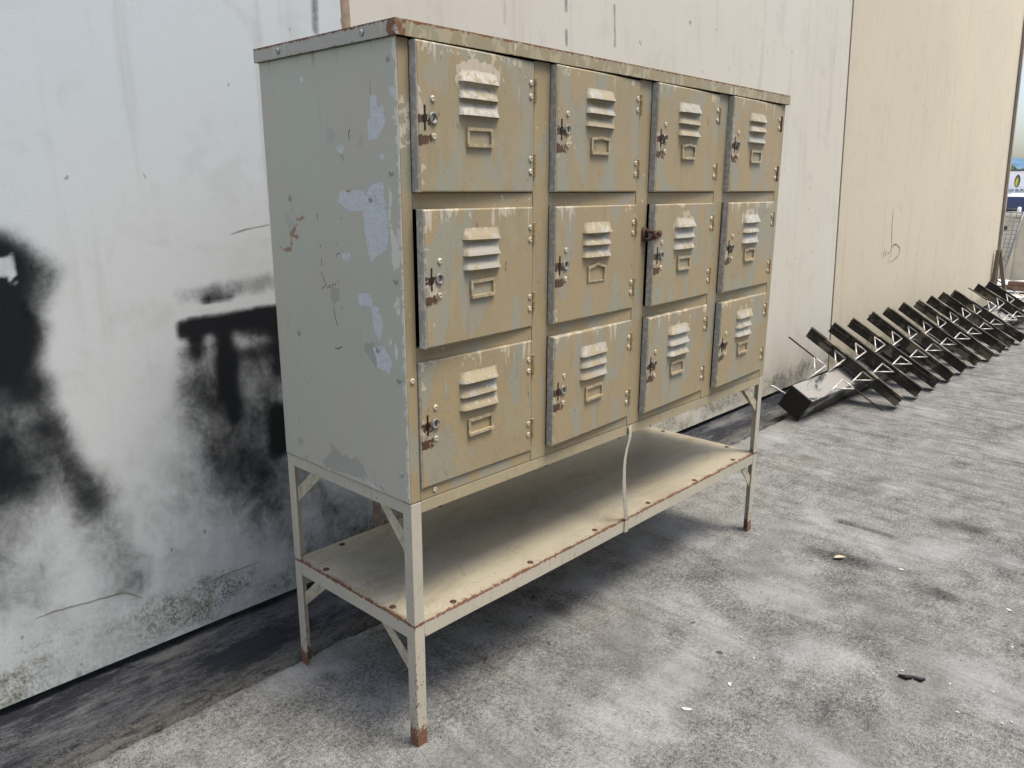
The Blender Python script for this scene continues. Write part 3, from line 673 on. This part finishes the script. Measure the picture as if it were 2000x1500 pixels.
# --- stand
LW, LT = .026, .003
def leg(x, y, sx, sy):
    b = MB().prism([(0, 0), (sx*LW, 0), (sx*LW, sy*LT), (sx*LT, sy*LT), (sx*LT, sy*LW), (0, sy*LW)], 'z', 0, .5495)
    b.v = [(v[0]+x, v[1]+y, v[2]) for v in b.v]
    return b.build('leg', STAND, cab, bevel=.0012)
leg(0, 0, 1, 1); leg(W, 0, -1, 1); leg(0, D, 1, -1); leg(W, D, -1, -1)
MB().prism([(.0008, .5505), (.0008, .5255), (.0032, .5255), (.0032, .5480), (.026, .5480), (.026, .5505)], 'x', LW+.0006, W-LW-.0006).build('top_rail', RAILP, cab, bevel=.001)
MB().prism([(D-.0008, .5505), (D-.0008, .5255), (D-.0032, .5255), (D-.0032, .5480), (D-.026, .5480), (D-.026, .5505)], 'x', LW+.0006, W-LW-.0006).build('top_rail', STAND, cab)
for xx, sg in ((0, 1), (W, -1)):
    MB().prism([(xx+sg*.0008, .5500), (xx+sg*.0008, .5255), (xx+sg*.0032, .5255), (xx+sg*.0032, .5475), (xx+sg*.026, .5475), (xx+sg*.026, .5500)], 'y', LW+.0006, D-LW-.0006).build('top_rail', STAND, cab)
# shelf sheet with folded lips
sh = MB(); n = 60
shelf = MB().box(.0042, W-.0042, .0046, D-.0045, .2822, .2852).build('shelf', SHELF, cab, bevel=.0012)
shelf['label'] = 'cream sheet steel shelf with rust along its front edge'
def lip(a0, a1, fixed, axis, sgn):
    b = MB(); t = .0026
    k = 40; vv = []
    for i in range(k+1):
        a = a0+(a1-a0)*i/k; wob = vnoise([a], .17, .0012, 55+int(fixed*100))[0]
        for q in ((0, .2838+wob*.4), (0, .2495+wob), (t*sgn, .2495+wob), (t*sgn, .2838+wob*.4)):
            vv.append((a, fixed+q[0], q[1]) if axis == 'x' else (fixed+q[0], a, q[1]))
    fs = [(0, 1, 2, 3), tuple(k*4+i for i in (3, 2, 1, 0))]
    for i in range(k):
        for j in range(4): fs.append((i*4+j, i*4+(j+1) % 4, i*4+4+(j+1) % 4, i*4+4+j))
    return b.add(vv, fs).build('shelf_rail', STAND, cab, bevel=.0008)
lip(LW+.0006, W-LW-.0006, .0008, 'x', 1); lip(LW+.0006, W-LW-.0006, D-.0008, 'x', -1)
lip(LW+.0006, D-LW-.0006, .0008, 'y', 1); lip(LW+.0006, D-LW-.0006, W-.0008, 'y', -1)
BOLTM = MB().lathe([(.0080, 0), (.0072, .0014), (.0040, .0026), (.0001, .0028)], 12, 'z').mesh('bolt', RUSTY, True)
for (x, y) in [(.372, .019), (.622, .018), (.871, .019), (1.118, .016), (1.37, .02), (1.478, .357), (1.476, .099), (.018, .341), (.019, .095), (.12, .424), (.122, .018), (.45, .43), (.9, .43), (1.3, .43)]:
    put('bolt', BOLTM, shelf, (x, y, .2850))
def brace(poly, axis, a0, a1, mat=None): return MB().prism(poly, axis, a0, a1).build('brace', mat or BRACE, cab, bevel=.0008)
brace([(.420, .472), (.353, .527), (.310, .531), (.420, .436)], 'x', .0045, .0075)
brace([(.112, .529), (.081, .529), (.020, .472), (.020, .428)], 'x', .0045, .0075)
brace([(.420, .200), (.359, .256), (.312, .259), (.420, .166)], 'x', .0045, .0075)
brace([(.129, .258), (.095, .258), (.022, .200), (.022, .164)], 'x', .0045, .0075)
brace([(1.372, .529), (1.404, .529), (1.478, .464), (1.478, .428)], 'y', .0045, .0075)
brace([(1.394, .256), (1.426, .256), (1.478, .200), (1.478, .160)], 'y', .0045, .0075)
brace([(.112, .529), (.081, .529), (.020, .472), (.020, .428)], 'x', W-.0075, W-.0045)
# bent flat strap tied between top rail and shelf rail
path = [(.734, -.001, .5485), (.7335, -.0025, .540), (.734, -.003, .520), (.729, -.0032, .507), (.7195, -.004, .489), (.7115, -.005, .463), (.7085, -.006, .435), (.7095, -.006, .405), (.7145, -.005, .37), (.7225, -.004, .335), (.730, -.0025, .30), (.7345, -.0018, .285), (.7355, -.0016, .262), (.7355, -.0016, .2485)]
b = MB(); vv = []; fs = []; hw = .0074
for i, p in enumerate(path):
    tw = .35*math.sin(i/len(path)*6)
    cx_, sx_ = math.cos(tw)*hw, math.sin(tw)*hw*.5
    for q in ((-cx_, -sx_-.0008), (cx_, sx_-.0008), (cx_, sx_+.0008), (-cx_, -sx_+.0008)): vv.append((p[0]+q[0], p[1]+q[1]-.0012, p[2]))
k = len(path)
for i in range(k-1):
    for j in range(4): fs.append((i*4+j, i*4+(j+1) % 4, i*4+4+(j+1) % 4, i*4+4+j))
fs += [(0, 1, 2, 3), tuple((k-1)*4+i for i in (3, 2, 1, 0))]
st_ = b.add(vv, fs).build('strap', STAND, cab, bevel=.0005); st_['label'] = 'thin bent metal strap'

# ------------------------------------------------------------------ fallen bladed racks
def mk_black():
    g = Mat('worn_black_steel'); o = g.obj(); rnd = g.rnd(); v = g.sc(o, (1, 1, 1), g.vec(rnd*19., rnd*7., 0.))
    w = g.noise(v, 9, 5, .6, .4); f = g.noise(v, 90, 5, .7)
    col = g.mix(g.ramp(w, .48, .62), c(54, 51, 45), c(122, 114, 98))
    col = g.mix(g.ramp(f, .62, .72)*.4, col, c(120, 114, 100))
    return g.fin(col, .55+w*.2, .0, f, .2, .001, .3)
BLACK = mk_black()
def mk_post():
    g = Mat('worn_post_steel'); o = g.obj(); w = g.noise(g.sc(o, (3, 9, 9)), 1, 5, .62, .6); f = g.noise(o, 80, 5, .7)
    x, y, z = g.sep(o)
    col = g.mix(g.ramp(w*.8+f*.2+g.ramp(z, .058, .064)*.12, .52, .60), c(28, 27, 25), c(146, 143, 136))
    return g.fin(col, .55, 0., f, .15, .001)
POST = mk_post()
WIRE = plain('bright_wire', c(206, 203, 196), .35, .3, .15, 40)
RODD = plain('dark_rod', c(52, 47, 42), .5, .3, .3, 40)
th = .0016
BLADEM = MB().prism([(0, .152), (-.012, .154), (-.014, .157), (.0, .158), (.010, .156), (.0018, .153), (.0018, .092), (.085, .080), (.085, .078), (0, .089)], 'y', -.297, .314).mesh('blade', BLACK)
def bracket(sg):
    a = (-.010, sg*.056+.006, .136); foot = (-.14, sg*.064, .066); o_ = (-.010, sg*.132+.006, .136); st0 = tuple(a[i]+(foot[i]-a[i])*.58 for i in range(3))
    return MB().tube([o_, a], .0043, 8).tube([a, foot], .0043, 8).tube([o_, st0], .0040, 8)
BRL, BRR = bracket(1).mesh('wire_bracket', WIRE, True), bracket(-1).mesh('wire_bracket', WIRE, True)
ROD = {1: MB().tube([(-.010, .126, .136), (-.010, .312, .136)], .0046, 8).mesh('rod', RODD, True), -1: MB().tube([(-.010, -.118, .136), (-.010, -.30, .136)], .0046, 8).mesh('rod', RODD, True)}
def rack(x0, y0, yaw, bladed, label, length):
    r = empty('display_rack', (x0, y0, .095)); r.rotation_euler = (R(30.3), 0, yaw)
    tag(r, label, 'rack')
    p = MB(); a, t = .065, .004
    p.prism([(-a, -a), (a, -a), (a, a), (-a, a)], 'x', .012, length)
    p.build('post', POST, r, bevel=.004)
    e = MB().prism([(-a, -a), (a, -a), (a, a), (-a, a)], 'x', .0, .0115); e.build('end_cap', BLACKSLOT, r, bevel=.003)
    for s, has in bladed:
        if has:
            bl = put('blade', BLADEM, r, (s, random.uniform(-.008, .008), random.uniform(-.003, .003))); bl.rotation_euler = (R(random.uniform(-1.2, 1.2)), R(random.uniform(-3, 3)), R(random.uniform(-1.0, 1.0)))
        put('wire_bracket', BRL, r, (s, 0, 0)); put('wire_bracket', BRR, r, (s, 0, 0))
        for sg in (1, -1): put('rod', ROD[sg], r, (s+(.003 if has else 0), 0, 0 if not has else -.004))
    return r
rk = rack(2.87, .457, R(-1.75), [(.31, False)]+[(.572+.2853*i, True) for i in range(10)], 'long black steel rack with ten slanted blades lying beside the locker', 3.3)
MB().tube([(.02, .06, .0), (.02, .14, -.012), (.0, .15, -.012)], .005, 8).build('hook', WIRE, rk, True)
rack(6.22, .335, R(-1.9), [(.10, False), (.36, True), (.65, True), (.92, False)], 'second bladed steel rack lying beyond the first, by the wall end', 1.15)

# ------------------------------------------------------------------ things at the end of the wall
BROWN = plain('brown_steel', c(118, 104, 90), .6, .1, .2, 14)
fr = MB()
def bar3(bm, a, b_, w, t):
    a, b_ = Vector(a), Vector(b_); d = (b_-a).normalized(); s_ = Vector((1, 0, 0)); n_ = d.cross(s_).normalized()
    vv = [p+s_*sx*t+n_*sy*w for p in (a, b_) for sx, sy in ((-.5, -.5), (.5, -.5), (.5, .5), (-.5, .5))]
    bm.add(vv, [(3, 2, 1, 0), (4, 5, 6, 7), (0, 1, 5, 4), (1, 2, 6, 5), (2, 3, 7, 6), (3, 0, 4, 7)])
fa = tag(empty('angle_stand', (8.25, .72, 0)), 'brown steel A-shaped stand leaning at the far end of the wall', 'stand')
for a, b_ in (((0, .035, .565), (0, .045, .0)), ((.03, .03, .565), (.03, -.10, .0))):
    m1 = MB(); bar3(m1, a, b_, .035, .03); m1.build('leg', BROWN, fa, bevel=.003)
m1 = MB(); bar3(m1, (.015, .040, .20), (.015, -.045, .20), .02, .01); m1.build('cross_bar', BROWN, fa)
BEIGE = plain('beige_bin_paint', c(190, 182, 160), .6, 0., .12, 6)
bn = tag(empty('storage_bin', (12.5, 1.0, -.27)), 'beige steel bin standing in the bright yard', 'bin')
MB().prism([(-.85, 0), (.62, 0), (.72, 1.06), (-.95, 1.06)], 'x', -.5, .5).build('body', BEIGE, bn, bevel=.015)
bt = MB().box(-.53, .53, -.98, .75, 1.0601, 1.10); bt.build('rim', BEIGE, bn, bevel=.01)
for y in (-.7, -.35, 0, .35): MB().box(-.53, -.501, y-.03, y+.03, .03, 1.03).build('rib', BEIGE, bn, bevel=.006)
WHITE = plain('white_paint', c(225, 225, 222), .4, 0., .06, 5)
BLK = plain('black_plastic', c(28, 28, 30), .5)
rl = tag(empty('roller', (12.3, 1.42, .865)), 'black roller with pale round wheel lying on the beige bin', 'roller')
MB().lathe([(.025, 0), (.03, .01), (.03, .25), (.025, .26)], 14, 'y', (0, 0, 0)).build('shaft', BLK, rl, True)
MB().lathe([(.015, -.04), (.042, -.038), (.045, -.03), (.045, -.005), (.03, 0)], 18, 'y', (-.0, 0, .008)).build('wheel', WHITE, rl, True)
# leaning steel mesh panel
CAGE = plain('grey_mesh_steel', c(128, 128, 130), .45, .4, .25, 20)
cg = tag(empty('mesh_cage', (11.25, 1.32, -.17)), 'grey wire mesh cage leaning in front of the beige bin', 'cage')
def cagept(u, v): return Vector((.12*v+.0, (-.02+u*.16)*(1-v)+(-.15+u*.42)*v, .0+1.03*v))
fm = MB()
for a, b_ in (((0, 0), (0, 1)), ((1, 0), (1, 1)), ((0, 1), (1, 1)), ((0, 0), (1, 0))): fm.tube([cagept(*a), cagept(*b_)], .014, 6)
fm.build('frame', CAGE, cg, True)
for i in range(1, 6): MB().tube([cagept(i/6, 0), cagept(i/6, 1)], .005, 5).build('wire', CAGE, cg, True)
for j in range(1, 18): MB().tube([cagept(0, j/18), cagept(1, j/18)], .005, 5).build('wire', CAGE, cg, True)
bx = MB()
for y, z in ((.05, .82), (.03, .42), (.06, .3)): bx.lathe([(.02, -.03), (.04, -.02), (.04, .02), (.02, .03)], 10, 'x', (.06+.1*z, y, z))
bx.build('caster', BLK, cg, True)
TIMB = plain('red_brown_timber', c(104, 80, 64), .8, 0., .25, 20)
tb = tag(empty('timber_stack', (10.35, .9, -.052)), 'two reddish timber offcuts lying in the bright yard', 'timber')
MB().box(-.06, .06, -.22, .16, 0, .06).build('plank', TIMB, tb, bevel=.004); MB().box(-.05, .06, -.20, .12, .0605, .11).build('plank', TIMB, tb, bevel=.004)
sheet = MB(); vv = []; fs = []
for i in range(9):
    for j in range(9): vv.append((-.45+.9*i/8, -.5+1.0*j/8, .02+.10*math.exp(-((i-4)/2.4)**2)+random.uniform(0, .02)))
for i in range(8):
    for j in range(8): a = i*9+j; fs.append((a, a+9, a+10, a+1))
so = sheet.add(vv, fs).build('cover_sheet', WHITE, None, True, 0, (11.0, .85, -.12)); sm_ = so.modifiers.new('t', 'SOLIDIFY'); sm_.thickness = .006
tag(so, 'white sheet spread on the ground before the beige bin', 'sheet')
# car
car = tag(empty('parked_car', (17.6, 2.45, -.41)), 'white car with dark windows parked beyond the beige bin', 'car'); car.rotation_euler.z = R(8)
GLASS = plain('dark_glass', c(30, 42, 66), .35, 0., .1, 2, .1); TYRE = plain('tyre_rubber', c(24, 24, 24), .8); RIM = plain('wheel_rim', c(160, 162, 166), .35, .6)
secs = [(-.0, .30, .74, .62), (.10, .22, .86, .78), (.95, .20, .96, .86), (1.0, .20, .97, .86), (2.6, .20, .98, .86), (3.7, .20, 1.0, .84), (4.1, .26, .94, .76), (4.2, .34, .8, .66)]
vv = []; fs = []; n = 8
for (x, zb, zt, hw) in secs: vv += [(x, -hw*.94, zb), (x, -hw, zb+.12), (x, -hw, zt-.16), (x, -hw*.9, zt), (x, hw*.9, zt), (x, hw, zt-.16), (x, hw, zb+.12), (x, hw*.94, zb)]
for i in range(len(secs)-1):
    for j in range(n): fs.append((i*n+j, i*n+(j+1) % n, i*n+n+(j+1) % n, i*n+n+j))
fs += [tuple(range(n)), tuple((len(secs)-1)*n+j for j in range(n))]
MB().add(vv, fs).build('body', WHITE, car, True, .03)
cb = [(.98, .955, .80), (1.75, 1.42, .62), (3.1, 1.44, .62), (3.75, .99, .76)]
vv = [(x, s_*h, z) for (x, z, h) in cb for s_ in (-1, 1)]
roof = MB().add(vv+[(1.8, -.60, 1.46), (1.8, .60, 1.46), (3.05, -.60, 1.48), (3.05, .60, 1.48)], [(2, 3, 9, 8), (8, 9, 11, 10), (10, 11, 5, 4), (2, 8, 10, 4), (3, 5, 11, 9)])
roof.build('roof', WHITE, car, True)
MB().add(vv, [(0, 1, 3, 2)]).build('windscreen', GLASS, car); MB().add(vv, [(4, 5, 7, 6)]).build('rear_window', GLASS, car)
MB().add(vv, [(0, 2, 4, 6)]).build('side_window', GLASS, car); MB().add(vv, [(1, 7, 5, 3)]).build('side_window', GLASS, car)
for s_ in (-1, 1):
    for a, b_ in (((.98, .80*s_, .955), (1.75, .62*s_, 1.42)), ((3.1, .62*s_, 1.44), (3.75, .76*s_, .99)), ((2.4, .79*s_, .97), (2.4, .625*s_, 1.44))): MB().tube([a, b_], .03, 6).build('pillar', WHITE, car, True)
    MB().box(1.15, 1.32, s_*.86, s_*1.02, .98, 1.10).build('mirror', BLK, car, bevel=.02)
    MB().lathe([(.05, 0), (.09, -.03), (.10, -.06)], 12, 'x', (.07, s_*.55, .66)).build('headlight', GLASS, car, True)
    for x in (.85, 3.35):
        w_ = empty('wheel'); w_.parent = car; w_.location = (x, s_*.76, .31)
        MB().lathe([(.2, -.1), (.3, -.09), (.315, -.05), (.315, .05), (.3, .09), (.2, .1)], 24, 'y').build('tyre', TYRE, w_, True)
        MB().lathe([(.05, -.09*1), (.19, -.085), (.2, .085), (.05, .09)], 16, 'y').build('rim', RIM, w_, True)
MB().box(-.02, .02, -.55, .55, .32, .46).build('bumper', BLK, car, bevel=.01)
# banner sign
sg = tag(empty('banner_sign', (20, 2.2, -.42)), 'white banner sign with dark oval leaf emblem beyond the car', 'sign')
PANELW = plain('banner_white', c(232, 230, 232), .6, 0., .03, 2)
MB().box(0, .03, -2.4, 1.25, 1.50, 1.98).build('board', PANELW, sg)
FRD = plain('banner_frame', c(76, 74, 76), .5)
MB().box(-.01, .04, -2.42, 1.27, 1.9805, 2.02).build('frame', FRD, sg)
for y in (-2.2, -.6, 1.1): MB().box(.031, .09, y-.03, y+.03, 0, 1.98).build('post', FRD, sg)
def ell(ry, rz, half=None, n=28):
    ks = range(n+1) if half else range(n)
    return [(ry*math.sin(2*math.pi*k/n), rz*math.cos(2*math.pi*k/n)) for k in ks]
EY, EZ = 2.985-2.2, 1.345+.42
def disc(name, poly, x, mat): MB().prism([(EY+p[0], EZ+p[1]) for p in poly], 'x', x-.003, x).build(name, mat, sg)
disc('emblem', ell(.055, .14), -.0005, FRD)
disc('emblem', [(0, .10), (.03, .02), (.034, -.05), (.018, -.1), (0, -.12)], -.004, plain('emblem_yellow', c(226, 178, 60), .6))
disc('emblem', [(0, .10), (0, -.12), (-.018, -.1), (-.034, -.05), (-.03, .02)], -.004, plain('emblem_green', c(96, 168, 40), .6))
tc = bpy.data.curves.new('lettering', 'FONT'); tc.body = 'LEAF BURE'; tc.size = .085; tc.extrude = .002; tc.align_x = 'LEFT'
tmp = bpy.data.objects.new('lettering_curve', tc); COL.objects.link(tmp); bpy.context.view_layer.update()
tm = bpy.data.meshes.new_from_object(tmp.evaluated_get(bpy.context.evaluated_depsgraph_get())); bpy.data.objects.remove(tmp)
tm.materials.clear(); tm.materials.append(FRD); to = put('lettering', tm, sg)
to.location = (-.004, 1.0, 1.535); to.rotation_euler = (R(90), 0, R(-90))
# hills and a tree on the skyline
HILL = plain('hazed_hill', (.11, .19, .27, 1), .9, 0., .3, .02, .1)  # blue of the distance haze put into the hill colour
hx = np.linspace(-600, 1400, 90); hv = np.linspace(0, 1, 6)
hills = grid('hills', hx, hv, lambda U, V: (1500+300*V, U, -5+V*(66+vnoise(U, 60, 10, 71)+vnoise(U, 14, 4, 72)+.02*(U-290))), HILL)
tag(hills, 'forested hills painted haze-blue on the skyline', None, None, 'structure')
LEAF = plain('tree_leaf', (.10, .15, .035, 1), .7, 0., .4, 1.); BARK = plain('tree_bark', c(92, 76, 60), .9)
tr = tag(empty('tree', (60, 11.1, -.42)), 'small green tree above the banner sign', 'tree')
MB().tube([(0, 0, 0), (.05, .05, 1.2), (0, .1, 2.2)], [.14, .10, .05], 8).tube([(.05, .05, 1.2), (.4, .5, 2.3)], [.06, .03], 6).tube([(.05, .05, 1.3), (-.3, -.5, 2.4)], [.06, .03], 6).build('trunk', BARK, tr, True)
cr = MB()
for i in range(900):
    d_ = Vector((random.gauss(0, 1), random.gauss(0, 1), random.gauss(0, 1))).normalized()*random.uniform(.5, 1)**.6
    p = Vector((d_.x*1.0, d_.y*1.1, 2.45+d_.z*.62+.15*math.sin(d_.y*7)))
    a = Vector((random.gauss(0, 1), random.gauss(0, 1), random.gauss(0, 1))).normalized()*.09; b_ = a.orthogonal().normalized()*.05
    cr.add([p-a, p+b_, p+a, p-b_], [(0, 1, 2, 3)])
cr.build('crown', LEAF, tr)

# ------------------------------------------------------------------ litter on the pavement
FLK = plain('paint_flake', c(198, 194, 184), .7, 0., .15, 200)
def chipmesh(r_, n=6, t=.0012, curl=.002):
    b = MB(); pts = [(r_*random.uniform(.55, 1)*math.cos(2*math.pi*k/n), r_*.55*random.uniform(.6, 1)*math.sin(2*math.pi*k/n)) for k in range(n)]
    return b.add([(p[0], p[1], .0008+curl*(p[0]/r_)**2) for p in pts]+[(p[0], p[1], .0008+t+curl*(p[0]/r_)**2) for p in pts],
                 [tuple(range(n-1, -1, -1)), tuple(range(n, 2*n))]+[(k, (k+1) % n, (k+1) % n+n, k+n) for k in range(n)])
lf = MB(); n = 10; L = .021; vv = []; fs = []
for i in range(n+1):
    t = i/n; w_ = .009*math.sin(math.pi*t)**.8+.0004
    for j in (-1, 0, 1): vv.append((-L+2*L*t, j*w_, .003+.004*abs(j)+.003*math.sin(t*3)))
for i in range(n):
    for j in range(2): a = i*3+j; fs.append((a, a+3, a+4, a+1))
lo_ = lf.add(vv, fs).build('fallen_leaf', plain('dry_leaf', c(186, 176, 150), .7, 0., .2, 80), None, True, 0, (1.488, -.311, 0)); lo_.rotation_euler.z = R(-38)
sm2 = lo_.modifiers.new('t', 'SOLIDIFY'); sm2.thickness = .0008
tag(lo_, 'pale dry leaf on the pavement across a dark smear', 'leaf')
bs = MB().tube([(-.028, .004, .004), (-.012, -.004, .006), (.004, .004, .005), (.02, -.003, .005), (.03, .003, .004)], [.003, .006, .004, .006, .003], 8)
bo = bs.build('scrap', plain('black_rubber_scrap', c(22, 22, 23), .6), None, True, 0, (.972, -.682, 0)); bo.rotation_euler.z = R(-62)
tag(bo, 'black rubber scrap on the pavement at lower right', 'scrap')
BIG = [((.5, -.347), .015, 'large pale paint chip on the pavement nearest the locker front leg'), ((1.548, -.479), .012, 'pale paint chip on the pavement just beyond the dry leaf'),
       ((1.502, -.779), .012, 'pale paint chip near the right edge of the picture'), ((.651, -.373), .012, 'pale paint chip alone between the large chip and the locker shelf side')]
for p, r_, lab in BIG:
    o = chipmesh(r_).build('paint_chip', FLK, None, False, 0, (p[0], p[1], 0)); o.rotation_euler.z = random.uniform(0, 6)
    tag(o, lab, 'paint chip', 'paint chips on the pavement')
fl = MB()
pos = [(.833, -.313), (1.014, -.756), (1.282, -.692), (.992, -.655), (.93, -.608), (.855, -.298), (.789, -.366), (.453, -.194), (1.05, -.839), (.912, -.798), (1.296, -.829), (.938, -.881), (.956, -.895), (1.738, -.604)]
pos += [(random.uniform(.2, 2.4), random.uniform(-1.1, .2)) for _ in range(45)]
for i, p in enumerate(pos):
    q = chipmesh(random.uniform(.004, .008) if i < 14 else random.uniform(.0015, .0035)); a = random.uniform(0, 6)
    q.v = [(p[0]+v[0]*math.cos(a)-v[1]*math.sin(a), p[1]+v[0]*math.sin(a)+v[1]*math.cos(a), v[2]) for v in q.v]
    fl.add(q.v, q.f)
fo = fl.build('paint_flakes', FLK); tag(fo, 'tiny pale paint flakes scattered on the pavement', 'paint flakes', None, 'stuff')
